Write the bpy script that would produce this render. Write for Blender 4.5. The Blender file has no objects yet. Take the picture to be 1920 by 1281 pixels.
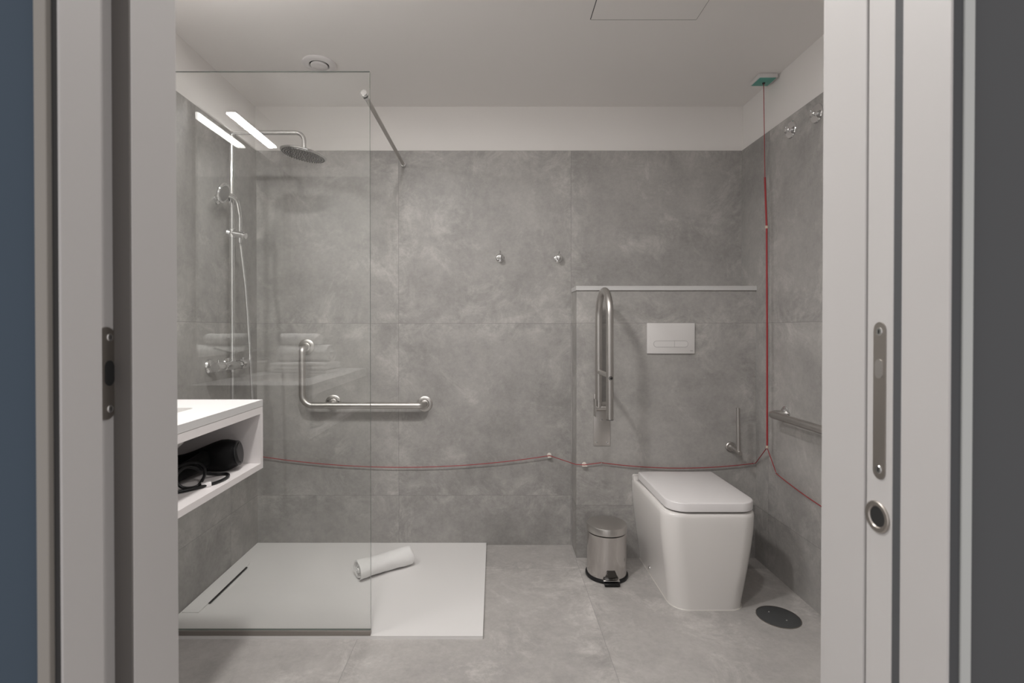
import bpy, bmesh, math, random
from mathutils import Vector, Matrix, Quaternion
from mathutils import noise as mnoise
random.seed(7)
C = bpy.context.scene.collection
S = bpy.context.scene
PI = math.pi

# ------------------------------------------------------------------ camera, world, exposure
H = 1.132                      # camera height
cam_d = bpy.data.cameras.new('camera')
cam = bpy.data.objects.new('camera', cam_d)
C.objects.link(cam)
cam.location = (0, 0, H)
cam.rotation_euler = (math.radians(90 - 0.43), 0, 0)
cam_d.sensor_width = 36
cam_d.lens = 948 / 1920 * 36
cam_d.shift_x = 33 / 1920
cam_d.shift_y = -16.4 / 1920
cam_d.clip_start = 0.02
cam_d.dof.use_dof = True
cam_d.dof.focus_distance = 2.3
cam_d.dof.aperture_fstop = 7.5
S.camera = cam

w = bpy.data.worlds.new('world')
S.world = w
w.use_nodes = True
w.node_tree.nodes['Background'].inputs[0].default_value = (1.0, 0.965, 0.955, 1)
w.node_tree.nodes['Background'].inputs[1].default_value = 0.88

S.view_settings.view_transform = 'Standard'
S.view_settings.look = 'None'
S.view_settings.gamma = 1
S.view_settings.use_curve_mapping = False
S.view_settings.exposure = 0.05

LAMP_E = 165.0        # mirror lamp diffuser emission
DOWN_E = 318.0        # ceiling downlight discs
WARM = (1.0, 0.972, 0.945)

# ------------------------------------------------------------------ room dimensions
XL, XR = -1.241, 1.289
YB, YF = 2.641, 0.60
ZC = 2.294
ZT = 2.061            # top of the tiling
BOXX, BOXY = 0.405, 2.491
BOXZ = 1.321

# ------------------------------------------------------------------ materials
def newmat(name):
    m = bpy.data.materials.new(name)
    m.use_nodes = True
    return m, m.node_tree, m.node_tree.nodes['Principled BSDF']

def plain(name, col, rough=0.5, metal=0.0, coat=0.0, spec=0.5, bump=0.0, bscale=200.0, var=0.0, emis=None, aniso=0.0):
    m, nt, b = newmat(name)
    b.inputs['Base Color'].default_value = (*col, 1)
    b.inputs['Roughness'].default_value = rough
    b.inputs['Metallic'].default_value = metal
    b.inputs['Coat Weight'].default_value = coat
    b.inputs['Specular IOR Level'].default_value = spec
    b.inputs['Anisotropic'].default_value = aniso
    if emis:
        b.inputs['Emission Color'].default_value = (*WARM, 1)
        b.inputs['Emission Strength'].default_value = emis
    tc = nt.nodes.new('ShaderNodeTexCoord')
    nz = nt.nodes.new('ShaderNodeTexNoise')
    nz.inputs['Scale'].default_value = bscale
    nz.inputs['Detail'].default_value = 4
    nt.links.new(tc.outputs['Object'], nz.inputs['Vector'])
    if var > 0:
        mx = nt.nodes.new('ShaderNodeMix'); mx.data_type = 'RGBA'
        mx.inputs['A'].default_value = (*[c * (1 - var) for c in col], 1)
        mx.inputs['B'].default_value = (*[min(1, c * (1 + var)) for c in col], 1)
        n2 = nt.nodes.new('ShaderNodeTexNoise'); n2.inputs['Scale'].default_value = 3.0
        nt.links.new(tc.outputs['Object'], n2.inputs['Vector'])
        nt.links.new(n2.outputs['Fac'], mx.inputs['Factor'])
        nt.links.new(mx.outputs['Result'], b.inputs['Base Color'])
    if bump > 0:
        bp = nt.nodes.new('ShaderNodeBump')
        bp.inputs['Strength'].default_value = bump
        bp.inputs['Distance'].default_value = 0.002
        nt.links.new(nz.outputs['Fac'], bp.inputs['Height'])
        nt.links.new(bp.outputs['Normal'], b.inputs['Normal'])
    return m

def math_node(nt, op, a, b=None):
    n = nt.nodes.new('ShaderNodeMath'); n.operation = op
    for i, v in enumerate((a, b)):
        if v is None: continue
        if isinstance(v, (int, float)): n.inputs[i].default_value = v
        else: nt.links.new(v, n.inputs[i])
    return n.outputs[0]

def concrete(name, ua, va, ou, ov, base=(0.30, 0.285, 0.268), tile=0.9, seed=0.0, rough=0.42, contrast=1.0):
    """large concrete-look porcelain tiles; joints at ou+k*tile and ov+k*tile of world axes ua, va"""
    m, nt, b = newmat(name)
    L = nt.links.new
    geo = nt.nodes.new('ShaderNodeNewGeometry')
    sep = nt.nodes.new('ShaderNodeSeparateXYZ'); L(geo.outputs['Position'], sep.inputs[0])
    u = math_node(nt, 'DIVIDE', math_node(nt, 'SUBTRACT', sep.outputs[ua], ou), tile)
    v = math_node(nt, 'DIVIDE', math_node(nt, 'SUBTRACT', sep.outputs[va], ov), tile)
    cu, cv = math_node(nt, 'FLOOR', u), math_node(nt, 'FLOOR', v)
    cmb = nt.nodes.new('ShaderNodeCombineXYZ'); L(cu, cmb.inputs[0]); L(cv, cmb.inputs[1]); cmb.inputs[2].default_value = seed
    wn = nt.nodes.new('ShaderNodeTexWhiteNoise'); wn.noise_dimensions = '3D'; L(cmb.outputs[0], wn.inputs['Vector'])
    sc = nt.nodes.new('ShaderNodeVectorMath'); sc.operation = 'SCALE'; L(wn.outputs['Color'], sc.inputs[0]); sc.inputs['Scale'].default_value = 23.0
    ad = nt.nodes.new('ShaderNodeVectorMath'); ad.operation = 'ADD'; L(geo.outputs['Position'], ad.inputs[0]); L(sc.outputs[0], ad.inputs[1])
    def noise(scale, detail, rgh=0.6, dist=0.0):
        n = nt.nodes.new('ShaderNodeTexNoise'); n.inputs['Scale'].default_value = scale
        n.inputs['Detail'].default_value = detail; n.inputs['Roughness'].default_value = rgh
        n.inputs['Distortion'].default_value = dist
        L(ad.outputs[0], n.inputs['Vector']); return n.outputs['Fac']
    n1 = noise(2.3, 7, 0.62, 0.25); n2 = noise(7, 8, 0.7); n3 = noise(70, 4, 0.6); n4 = noise(3.0, 12, 0.78, 0.6)
    # brightness factor
    f = math_node(nt, 'ADD', 1.0, math_node(nt, 'MULTIPLY', math_node(nt, 'SUBTRACT', n1, 0.5), 1.0 * contrast))
    f = math_node(nt, 'ADD', f, math_node(nt, 'MULTIPLY', math_node(nt, 'SUBTRACT', n2, 0.5), 0.45 * contrast))
    f = math_node(nt, 'ADD', f, math_node(nt, 'MULTIPLY', math_node(nt, 'SUBTRACT', n3, 0.5), 0.22))
    f = math_node(nt, 'ADD', f, math_node(nt, 'MULTIPLY', math_node(nt, 'SUBTRACT', wn.outputs['Value'], 0.5), 0.10))
    # pale bloom patches
    mr = nt.nodes.new('ShaderNodeMapRange'); mr.inputs['From Min'].default_value = 0.54; mr.inputs['From Max'].default_value = 0.70
    mr.inputs['To Max'].default_value = 0.42; L(n4, mr.inputs['Value'])
    f = math_node(nt, 'ADD', f, mr.outputs[0])
    du = math_node(nt, 'ABSOLUTE', math_node(nt, 'SUBTRACT', math_node(nt, 'FRACT', u), 0.5))
    dv = math_node(nt, 'ABSOLUTE', math_node(nt, 'SUBTRACT', math_node(nt, 'FRACT', v), 0.5))
    eg = nt.nodes.new('ShaderNodeMapRange'); eg.inputs['From Min'].default_value = 0.34; eg.inputs['From Max'].default_value = 0.5
    L(math_node(nt, 'MAXIMUM', du, dv), eg.inputs['Value'])
    n5 = noise(5.5, 12, 0.8, 1.2)
    er = nt.nodes.new('ShaderNodeMapRange'); er.inputs['From Min'].default_value = 0.46; er.inputs['From Max'].default_value = 0.66
    er.inputs['To Min'].default_value = -0.05; er.inputs['To Max'].default_value = 0.40; L(n5, er.inputs['Value'])
    f = math_node(nt, 'ADD', f, math_node(nt, 'MULTIPLY', eg.outputs[0], er.outputs[0]))
    n6 = noise(28, 10, 0.85)
    f = math_node(nt, 'ADD', f, math_node(nt, 'MULTIPLY', math_node(nt, 'SUBTRACT', n6, 0.5), 0.38 * contrast))
    mx = nt.nodes.new('ShaderNodeVectorMath'); mx.operation = 'SCALE'
    mx.inputs[0].default_value = base; L(f, mx.inputs['Scale'])
    # joints
    def joint(c):
        fr = math_node(nt, 'FRACT', c)
        d = math_node(nt, 'ABSOLUTE', math_node(nt, 'SUBTRACT', fr, 0.5))
        return math_node(nt, 'GREATER_THAN', d, 0.5 - 0.0011 / tile)
    j = math_node(nt, 'MAXIMUM', joint(u), joint(v))
    mc = nt.nodes.new('ShaderNodeMix'); mc.data_type = 'RGBA'
    L(math_node(nt, 'MULTIPLY', j, 0.7), mc.inputs['Factor']); L(mx.outputs[0], mc.inputs['A'])
    mc.inputs['B'].default_value = (*[c * 0.62 for c in base], 1)
    L(mc.outputs['Result'], b.inputs['Base Color'])
    rr = math_node(nt, 'ADD', rough - 0.1, math_node(nt, 'MULTIPLY', n2, 0.2)); L(rr, b.inputs['Roughness'])
    b.inputs['Specular IOR Level'].default_value = 0.4
    bp = nt.nodes.new('ShaderNodeBump'); bp.inputs['Strength'].default_value = 0.12; bp.inputs['Distance'].default_value = 0.001
    L(n2, bp.inputs['Height']); L(bp.outputs[0], b.inputs['Normal'])
    return m

def glassmat(name, tint=(0.992, 0.997, 0.993)):
    m = bpy.data.materials.new(name); m.use_nodes = True
    nt = m.node_tree; nt.nodes.clear()
    out = nt.nodes.new('ShaderNodeOutputMaterial')
    tr = nt.nodes.new('ShaderNodeBsdfTransparent'); tr.inputs[0].default_value = (*tint, 1)
    gl = nt.nodes.new('ShaderNodeBsdfGlossy'); gl.inputs['Roughness'].default_value = 0.0
    gl.inputs[0].default_value = (1, 1, 1, 1)
    fr = nt.nodes.new('ShaderNodeFresnel'); fr.inputs['IOR'].default_value = 1.52
    mx = nt.nodes.new('ShaderNodeMixShader')
    # the pane does not bend rays, so both faces reflect as air-to-glass faces
    geo = nt.nodes.new('ShaderNodeNewGeometry')
    ior = nt.nodes.new('ShaderNodeMix'); ior.data_type = 'FLOAT'
    ior.inputs['A'].default_value = 1.56; ior.inputs['B'].default_value = 1 / 1.56
    nt.links.new(geo.outputs['Backfacing'], ior.inputs['Factor']); nt.links.new(ior.outputs['Result'], fr.inputs['IOR'])
    nt.links.new(fr.outputs[0], mx.inputs[0]); nt.links.new(tr.outputs[0], mx.inputs[1]); nt.links.new(gl.outputs[0], mx.inputs[2])
    nt.links.new(mx.outputs[0], out.inputs[0])
    return m

M = {}
TB = (0.355, 0.343, 0.330)
M['tile_back'] = concrete('concrete tile back wall', 0, 2, 0.40, 0.261, TB, seed=6)
M['tile_side'] = concrete('concrete tile side wall', 1, 2, 2.374, 0.261, TB, seed=4)
M['tile_floor'] = concrete('concrete tile floor', 0, 1, 0.40, 2.38, (0.44, 0.42, 0.405), seed=9, rough=0.4, contrast=0.8)
M['tile_box'] = concrete('concrete tile cistern wall', 0, 2, 0.40, 0.261, TB, seed=13)
M['plaster'] = plain('white plaster paint', (0.86, 0.835, 0.815), 0.85, bump=0.03, bscale=300)
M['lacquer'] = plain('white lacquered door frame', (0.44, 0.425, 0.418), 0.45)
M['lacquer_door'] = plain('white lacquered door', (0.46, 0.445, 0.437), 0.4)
M['gap'] = plain('dark gap shade and print', (0.06, 0.062, 0.066), 0.8)
M['groove_shade'] = plain('grey painted shade', (0.135, 0.125, 0.118), 0.9)
M['gap_left'] = plain('black gap shade', (0.035, 0.034, 0.034), 0.8)
M['bead'] = plain('pale corner bead', (0.42, 0.43, 0.42), 0.5)
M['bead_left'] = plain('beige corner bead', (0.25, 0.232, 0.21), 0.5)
M['hall_blue'] = plain('blue grey hallway tone', (0.040, 0.062, 0.090), 0.8)  # left hallway wall is toned bluer than the right
M['hall_grey'] = plain('dark grey hallway tone', (0.066, 0.068, 0.072), 0.8)
M['tray'] = plain('white mineral shower tray', (0.80, 0.785, 0.775), 0.38, bump=0.05, bscale=400)
M['solid'] = plain('white solid surface', (0.60, 0.59, 0.585), 0.45)
M['board'] = plain('white lacquered board', (0.76, 0.725, 0.72), 0.4)
M['ceramic'] = plain('white glazed ceramic', (0.80, 0.775, 0.755), 0.12, coat=0.3)
M['plastic'] = plain('white plastic', (0.80, 0.775, 0.775), 0.28)
M['flush'] = plain('white flush plastic', (0.72, 0.70, 0.69), 0.35)
M['chrome'] = plain('polished chrome', (0.78, 0.78, 0.78), 0.08, 1.0)
M['steel'] = plain('brushed stainless steel', (0.56, 0.54, 0.52), 0.38, 1.0)
M['steel_dark'] = plain('satin nickel', (0.42, 0.39, 0.36), 0.38, 1.0)
M['bin'] = plain('polished steel bin', (0.63, 0.605, 0.59), 0.16, 1.0)
M['bin_dark'] = plain('dark polished steel', (0.10, 0.095, 0.09), 0.12, 1.0)
M['rubber'] = plain('grey nozzle rubber', (0.10, 0.10, 0.10), 0.6)
M['face'] = plain('satin chrome face', (0.38, 0.375, 0.37), 0.35, 1.0)
M['black'] = plain('black plastic', (0.007, 0.007, 0.008), 0.35, spec=0.35)
M['black_soft'] = plain('black matt plastic', (0.004, 0.004, 0.0045), 0.55, spec=0.18)
M['dark'] = plain('black recess', (0.01, 0.01, 0.01), 0.7)
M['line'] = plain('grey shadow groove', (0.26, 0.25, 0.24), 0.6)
M['grate'] = plain('dark grey drain metal', (0.085, 0.088, 0.09), 0.42, 0.3, var=0.15)
M['red'] = plain('red nylon cord', (0.34, 0.030, 0.035), 0.6)
M['teal'] = plain('teal green plate', (0.10, 0.36, 0.30), 0.4)
M['knot'] = plain('beige cord toggle', (0.62, 0.52, 0.42), 0.5)
M['tan'] = plain('ivory plastic hook', (0.80, 0.76, 0.70), 0.4)
M['seal'] = plain('cream silicone sealant', (0.60, 0.575, 0.54), 0.4)
M['towel'] = plain('white terry cotton', (0.88, 0.87, 0.86), 0.95, bump=1.0, bscale=420, spec=0.1)
M['lamp'] = plain('lit diffuser', (0.9, 0.9, 0.9), 0.5, emis=LAMP_E)
M['down'] = plain('lit downlight', (0.9, 0.9, 0.9), 0.5, emis=DOWN_E)
M['mirror'] = plain('mirror silver', (0.88, 0.90, 0.89), 0.0, 1.0)
M['glass'] = glassmat('clear shower glass')
M['glass_edge'] = plain('green grey glass edge', (0.16, 0.19, 0.175), 0.15)
M['rail'] = plain('dark bronze bottom rail', (0.34, 0.315, 0.29), 0.4, 0.6)

# ------------------------------------------------------------------ geometry helpers
def box(bm, x0, x1, y0, y1, z0, z1, mi=0, skip=()):
    v = [bm.verts.new((x, y, z)) for x in (x0, x1) for y in (y0, y1) for z in (z0, z1)]
    F = {'-x': (0, 1, 3, 2), '+x': (4, 6, 7, 5), '-y': (0, 4, 5, 1), '+y': (2, 3, 7, 6), '-z': (0, 2, 6, 4), '+z': (1, 5, 7, 3)}
    fs = []
    for k, f in F.items():
        if k in skip: continue
        fc = bm.faces.new([v[i] for i in f]); fc.material_index = mi; fs.append(fc)
    return v, fs

def bbox(bm, x0, x1, y0, y1, z0, z1, r=0.003, seg=2):
    t = bmesh.new(); box(t, x0, x1, y0, y1, z0, z1)
    bmesh.ops.bevel(t, geom=t.edges[:], offset=r, segments=seg, affect='EDGES', profile=0.5)
    merge(bm, t)

def merge(bm, t, mat=None, mi=None):
    me = bpy.data.meshes.new('tmp')
    if mi is not None:
        for f in t.faces: f.material_index = mi
    t.to_mesh(me); t.free()
    if mat is not None: me.transform(mat)
    bm.from_mesh(me)
    bpy.data.meshes.remove(me)

def frame(d):
    d = d.normalized()
    up = Vector((0, 0, 1)) if abs(d.z) < 0.9 else Vector((1, 0, 0))
    a = d.cross(up).normalized(); b = a.cross(d).normalized()
    return a, b

def tube(bm, pts, r, n=16, caps=True, mi=0):
    """sweep a circle along a polyline; r may be a list"""
    pts = [Vector(p) for p in pts]
    rr = r if isinstance(r, (list, tuple)) else [r] * len(pts)
    d0 = (pts[1] - pts[0]).normalized()
    a, b = frame(d0)
    rings = []; prev = d0
    for i, p in enumerate(pts):
        if i == 0: d = d0
        elif i == len(pts) - 1: d = (pts[-1] - pts[-2]).normalized()
        else: d = ((pts[i + 1] - p).normalized() + (p - pts[i - 1]).normalized()).normalized()
        q = prev.rotation_difference(d); a = q @ a; b = q @ b; prev = d
        rings.append([bm.verts.new(p + (a * math.cos(2 * PI * k / n) + b * math.sin(2 * PI * k / n)) * rr[i]) for k in range(n)])
    for i in range(len(rings) - 1):
        for k in range(n):
            f = bm.faces.new([rings[i][k], rings[i][(k + 1) % n], rings[i + 1][(k + 1) % n], rings[i + 1][k]]); f.material_index = mi
    if caps:
        f = bm.faces.new(rings[0]); f.material_index = mi
        f = bm.faces.new(rings[-1][::-1]); f.material_index = mi

def fillet(pts, rad, seg=8):
    pts = [Vector(p) for p in pts]
    out = [pts[0]]
    rads = rad if isinstance(rad, (list, tuple)) else [rad] * (len(pts) - 2)
    for i in range(1, len(pts) - 1):
        p = pts[i]; a = (pts[i - 1] - p); b = (pts[i + 1] - p)
        an = a.angle(b); R = rads[i - 1]
        t = min(R / math.tan(an / 2), a.length * 0.499, b.length * 0.499)
        R = t * math.tan(an / 2)
        a.normalize(); b.normalize()
        c = p + (a + b).normalized() * (R / math.sin(an / 2))
        s = p + a * t - c; e = p + b * t - c
        q = s.rotation_difference(e)
        for k in range(seg + 1):
            out.append(c + Quaternion().slerp(q, k / seg) @ s)
    out.append(pts[-1])
    return out

def lathe(bm, prof, origin, axis=(0, 0, 1), n=32, mi=0):
    """prof: list of (radius, height) along axis"""
    o = Vector(origin); d = Vector(axis).normalized(); a, b = frame(d)
    rings = []
    for r, h in prof:
        if r < 1e-6: rings.append([bm.verts.new(o + d * h)])
        else: rings.append([bm.verts.new(o + d * h + (a * math.cos(2 * PI * k / n) + b * math.sin(2 * PI * k / n)) * r) for k in range(n)])
    for i in range(len(rings) - 1):
        A, B = rings[i], rings[i + 1]
        for k in range(n):
            k2 = (k + 1) % n
            if len(A) == 1 and len(B) == 1: continue
            if len(A) == 1: vs = [A[0], B[k2], B[k]]
            elif len(B) == 1: vs = [A[k], A[k2], B[0]]
            else: vs = [A[k], A[k2], B[k2], B[k]]
            f = bm.faces.new(vs); f.material_index = mi

def disc_solid(bm, c, axis, r, h, bev=0.001, n=32):
    lathe(bm, [(0, 0), (r, 0), (r, h - bev), (r - bev, h), (0, h)], c, axis, n)

def loft(bm, loops, cap0=True, cap1=True, mi=0):
    R = [[bm.verts.new(p) for p in lp] for lp in loops]
    n = len(R[0])
    for i in range(len(R) - 1):
        for k in range(n):
            f = bm.faces.new([R[i][k], R[i][(k + 1) % n], R[i + 1][(k + 1) % n], R[i + 1][k]]); f.material_index = mi
    if cap0: bm.faces.new(R[0][::-1]).material_index = mi
    if cap1: bm.faces.new(R[-1]).material_index = mi
    return R

def rrect(x0, x1, y0, y1, rs, seg=8):
    """rounded rectangle loop; rs = radius at (x0y0, x1y0, x1y1, x0y1)"""
    if not isinstance(rs, (list, tuple)): rs = [rs] * 4
    cs = [(x0 + rs[0], y0 + rs[0], PI), (x1 - rs[1], y0 + rs[1], 1.5 * PI), (x1 - rs[2], y1 - rs[2], 0), (x0 + rs[3], y1 - rs[3], 0.5 * PI)]
    out = []
    for (cx, cy, a0), r in zip(cs, rs):
        for k in range(seg + 1):
            a = a0 + 0.5 * PI * k / seg
            out.append((cx + r * math.cos(a), cy + r * math.sin(a)))
    return out

def obj(name, bm, mats, parent=None, smooth=True, angle=40, label=None):
    bmesh.ops.remove_doubles(bm, verts=bm.verts[:], dist=1e-6)
    bmesh.ops.recalc_face_normals(bm, faces=bm.faces[:])
    me = bpy.data.meshes.new(name)
    bm.to_mesh(me); bm.free()
    for m in (mats if isinstance(mats, (list, tuple)) else [mats]):
        me.materials.append(M[m] if isinstance(m, str) else m)
    if smooth:
        me.polygons.foreach_set('use_smooth', [True] * len(me.polygons))
        try: me.set_sharp_from_angle(angle=math.radians(angle))
        except Exception: pass
    o = bpy.data.objects.new(name, me); C.objects.link(o)
    if parent is not None:
        o.parent = parent
        o.matrix_parent_inverse = Matrix.Identity(4)
        # meshes are written in world coordinates: shift them into the parent's frame
        base = parent.get('_wb') or (0, 0, 0)
        me.transform(Matrix.Translation(-Vector(base)))
        o['_wb'] = base
    if label: o['label'] = label
    return o

def thing(name, label, cat, loc, group=None):
    o = bpy.data.objects.new(name, None); C.objects.link(o)
    o.empty_display_size = 0.05
    o.location = loc; o['_wb'] = tuple(loc)
    o['label'] = label; o['category'] = cat
    if group: o['group'] = group
    return o

def tag(o, label, cat, group=None):
    o['label'] = label; o['category'] = cat
    if group: o['group'] = group
    return o

def struct(name, bm, mats, smooth=False, label=None):
    o = obj(name, bm, mats, None, smooth)
    o['kind'] = 'structure'
    if label: o['label'] = label
    return o

def centre_origin(o, loc):
    o.data.transform(Matrix.Translation(-Vector(loc))); o.location = loc
    return o

# ------------------------------------------------------------------ the room
bm = bmesh.new(); box(bm, XL - 0.1, XR + 0.1, -1.2, YB + 0.1, -0.1, 0.0)
struct('floor', bm, 'tile_floor')
bm = bmesh.new(); box(bm, XL - 0.1, XR + 0.1, 0.47, YB + 0.1, ZC, ZC + 0.1)
struct('ceiling', bm, 'plaster')
# walls: plaster behind, tiling 9 mm proud of it up to ZT
PR = 0.009
bm = bmesh.new()
box(bm, XL - 0.1, XR + 0.1, YB, YB + 0.1, 0, ZT, 0); box(bm, XL - 0.1, XR + 0.1, YB + PR, YB + 0.1, ZT, ZC, 1)
struct('wall_back', bm, ['tile_back', 'plaster'], label='back wall of large concrete-look tiles with white plaster above')
bm = bmesh.new()
box(bm, XL - 0.1, XL, YF - 0.13, YB, 0, ZT, 0); box(bm, XL - 0.1, XL - PR, YF - 0.13, YB + PR, ZT, ZC, 1)
struct('wall_left', bm, ['tile_side', 'plaster'], label='left wall of large concrete-look tiles behind the shower fittings')
bm = bmesh.new()
box(bm, XR, XR + 0.1, YF - 0.13, YB, 0, ZT, 0); box(bm, XR + PR, XR + 0.1, YF - 0.13, YB + PR, ZT, ZC, 1)
struct('wall_right', bm, ['tile_side', 'plaster'], label='right wall of large concrete-look tiles beside the toilet')
# front wall with the door opening
ZH = 2.06
bm = bmesh.new()
for a, b in ((XL, -0.43), (0.44, XR)):
    box(bm, a, b, 0.47, YF, 0, ZT, 0); box(bm, a, b, 0.47, YF - PR, ZT, ZC, 1)
box(bm, -0.43, 0.44, 0.47, YF - PR, ZH + 0.03, ZC, 1)
struct('wall_front', bm, ['tile_back', 'plaster'], label='tiled inner face of the wall around the doorway')
bm = bmesh.new(); box(bm, -1.35, -0.411, 0.46, 0.47, 0, 2.5); box(bm, -0.411, 0.0, 0.46, 0.47, ZH + 0.03, 2.5)
struct('wall_hall_left', bm, 'hall_blue', label='dark blue-grey hallway wall at the left edge of the frame')
bm = bmesh.new(); box(bm, 0.429, 1.39, 0.46, 0.47, 0, 2.5); box(bm, 0.0, 0.429, 0.46, 0.47, ZH + 0.03, 2.5)
struct('wall_hall_right', bm, 'hall_grey', label='dark grey hallway wall at the right edge of the frame')
# boxed-in cistern wall
bm = bmesh.new(); box(bm, BOXX, XR, BOXY, YB, 0, BOXZ)
struct('wall_cistern', bm, 'tile_box', label='half-height tiled wall that boxes in the cistern behind the toilet')
bm = bmesh.new(); bbox(bm, BOXX - 0.004, XR, BOXY - 0.008, YB, BOXZ + 0.0005, BOXZ + 0.0225, 0.0012, 1)
struct('trim_1', bm, 'solid', label='white ledge capping the half-height tiled wall')

# door frame (pocket door)
XJ, XK = -0.391, 0.404
bm = bmesh.new()
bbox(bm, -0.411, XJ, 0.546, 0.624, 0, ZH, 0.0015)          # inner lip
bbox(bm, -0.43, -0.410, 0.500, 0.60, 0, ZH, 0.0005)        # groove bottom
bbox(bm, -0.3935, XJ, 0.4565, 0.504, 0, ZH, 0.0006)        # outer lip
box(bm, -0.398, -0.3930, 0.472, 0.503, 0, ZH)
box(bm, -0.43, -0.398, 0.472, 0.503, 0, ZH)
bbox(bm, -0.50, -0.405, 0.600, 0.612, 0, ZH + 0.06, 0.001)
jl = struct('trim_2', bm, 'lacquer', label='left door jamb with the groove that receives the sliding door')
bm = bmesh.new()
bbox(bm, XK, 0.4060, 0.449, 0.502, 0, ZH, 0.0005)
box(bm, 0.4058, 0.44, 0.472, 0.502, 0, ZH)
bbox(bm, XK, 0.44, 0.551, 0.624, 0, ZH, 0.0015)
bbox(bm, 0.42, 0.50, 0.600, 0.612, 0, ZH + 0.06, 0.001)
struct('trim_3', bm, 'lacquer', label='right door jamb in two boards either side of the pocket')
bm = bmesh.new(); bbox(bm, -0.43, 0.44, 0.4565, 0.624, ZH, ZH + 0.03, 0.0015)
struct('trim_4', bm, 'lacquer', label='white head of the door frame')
bm = bmesh.new()
box(bm, 0.4062, 0.4186, 0.4535, 0.4715, 0, ZH); box(bm, 0.4045, 0.46, 0.5022, 0.5125, 0, ZH)  # dark colour stands for shade inside the joint and the pocket gap
struct('gap_shade_right', bm, 'gap', label='dark grey fill painted as shade in the joint and pocket gap beside the right door jamb')
bm = bmesh.new(); box(bm, -0.3997, -0.3937, 0.4578, 0.4715, 0, ZH)  # nearly flush strip, shade of the recessed joint put into its colour
struct('gap_shade_left', bm, 'gap_left', label='black strip painted as shade in the joint beside the left door jamb')
bm = bmesh.new(); box(bm, -0.4098, -0.3915, 0.5435, 0.5458, 0, ZH)  # grey strip whose colour stands for the shade in the groove
struct('groove_shade_strip', bm, 'groove_shade', label='grey painted shade in the groove of the left door jamb')
bm = bmesh.new(); bbox(bm, -0.411, -0.3998, 0.452, 0.4598, 0, ZH + 0.02, 0.001)
struct('trim_6', bm, 'bead_left', label='beige corner bead where the blue-grey wall meets the door frame')
bm = bmesh.new(); bbox(bm, 0.4187, 0.4285, 0.452, 0.4598, 0, ZH + 0.02, 0.001)
struct('trim_7', bm, 'bead', label='pale corner bead where the dark grey wall meets the door frame')

# strike plate in the groove
def pill_plate(bm, xf, yc, z0, z1, wd, th, hole=None, n=12):
    """vertical plate with round ends lying in the plane x = xf, thickness th towards +x (th<0: towards -x)"""
    r = wd / 2
    lp = []
    for k in range(n + 1): a = PI * k / n; lp.append((yc + r * math.cos(a), z1 - r + r * math.sin(a)))
    for k in range(n + 1): a = PI + PI * k / n; lp.append((yc + r * math.cos(a), z0 + r + r * math.sin(a)))
    loft(bm, [[(xf, y, z) for y, z in lp], [(xf + th, y, z) for y, z in lp]])
sp = thing('strike_plate', 'satin metal strike plate with a dark slot in the left door jamb', 'strike plate', (-0.410, 0.533, 1.04))
zc = 1.132 - (699 - 617) / 1745
bm = bmesh.new(); pill_plate(bm, -0.4099, 0.533, zc - 0.049, zc + 0.049, 0.028, 0.0012); obj('plate', bm, 'steel_dark', sp)
bm = bmesh.new(); pill_plate(bm, -0.4086, 0.5365, zc - 0.0135, zc + 0.0135, 0.013, 0.0003); obj('slot', bm, 'dark', sp, label='dark slot')
for s in (-1, 1):
    bm = bmesh.new(); disc_solid(bm, (-0.4087, 0.5375, zc + s * 0.038), (1, 0, 0), 0.0042, 0.0008, 0.0003, 16)
    box(bm, -0.4079, -0.4077, 0.5369, 0.5381, zc + s * 0.038 - 0.002, zc + s * 0.038 + 0.002, 1)
    obj('screw', bm, ['chrome', 'dark'], sp)

# sliding door leaf in the right pocket
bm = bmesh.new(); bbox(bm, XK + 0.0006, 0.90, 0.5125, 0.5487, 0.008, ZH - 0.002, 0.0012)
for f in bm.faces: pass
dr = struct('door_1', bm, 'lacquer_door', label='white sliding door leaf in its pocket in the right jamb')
dr['_wb'] = (0, 0, 0)
yl = 0.404 * 948 / (1649.5 - 927); sl = 948 / yl
z1, z0 = H - (604 - 617) / sl, H - (899 - 617) / sl
bm = bmesh.new(); pill_plate(bm, XK + 0.0006, yl, z0, z1, 0.0165, -0.001); lk = obj('lock_plate', bm, 'steel_dark', dr, label='satin metal lock plate')
bm = bmesh.new(); pill_plate(bm, XK - 0.0005, yl, H - (710 - 617) / sl, H - (674 - 617) / sl, 0.0105, -0.0006); obj('latch', bm, 'steel', lk)
for z in (z1 - 0.010, z0 + 0.010):
    bm = bmesh.new(); disc_solid(bm, (XK - 0.0004, yl, z), (-1, 0, 0), 0.0042, 0.0008, 0.0003, 16)
    box(bm, XK - 0.0016, XK - 0.0012, yl - 0.0006, yl + 0.0006, z - 0.0022, z + 0.0022, 1)
    obj('screw', bm, ['chrome', 'dark'], lk)
yp = 0.404 * 948 / (1646.5 - 927); zp = H - (970 - 617) / (948 / yp)
bm = bmesh.new()
lathe(bm, [(0.0105, -0.0002), (0.0165, -0.0002), (0.0165, 0.0012), (0.0155, 0.0020), (0.0115, 0.0016), (0.0105, 0.0002)], (XK + 0.0006, yp, zp), (-1, 0, 0), 32)
obj('finger_pull', bm, 'steel_dark', dr, label='round satin finger pull')
bm = bmesh.new(); lathe(bm, [(0, 0.0002), (0.0104, 0.0003), (0.0104, 0)], (XK + 0.0006, yp, zp), (-1, 0, 0), 32)
obj('pull_recess', bm, 'dark', dr)

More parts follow.
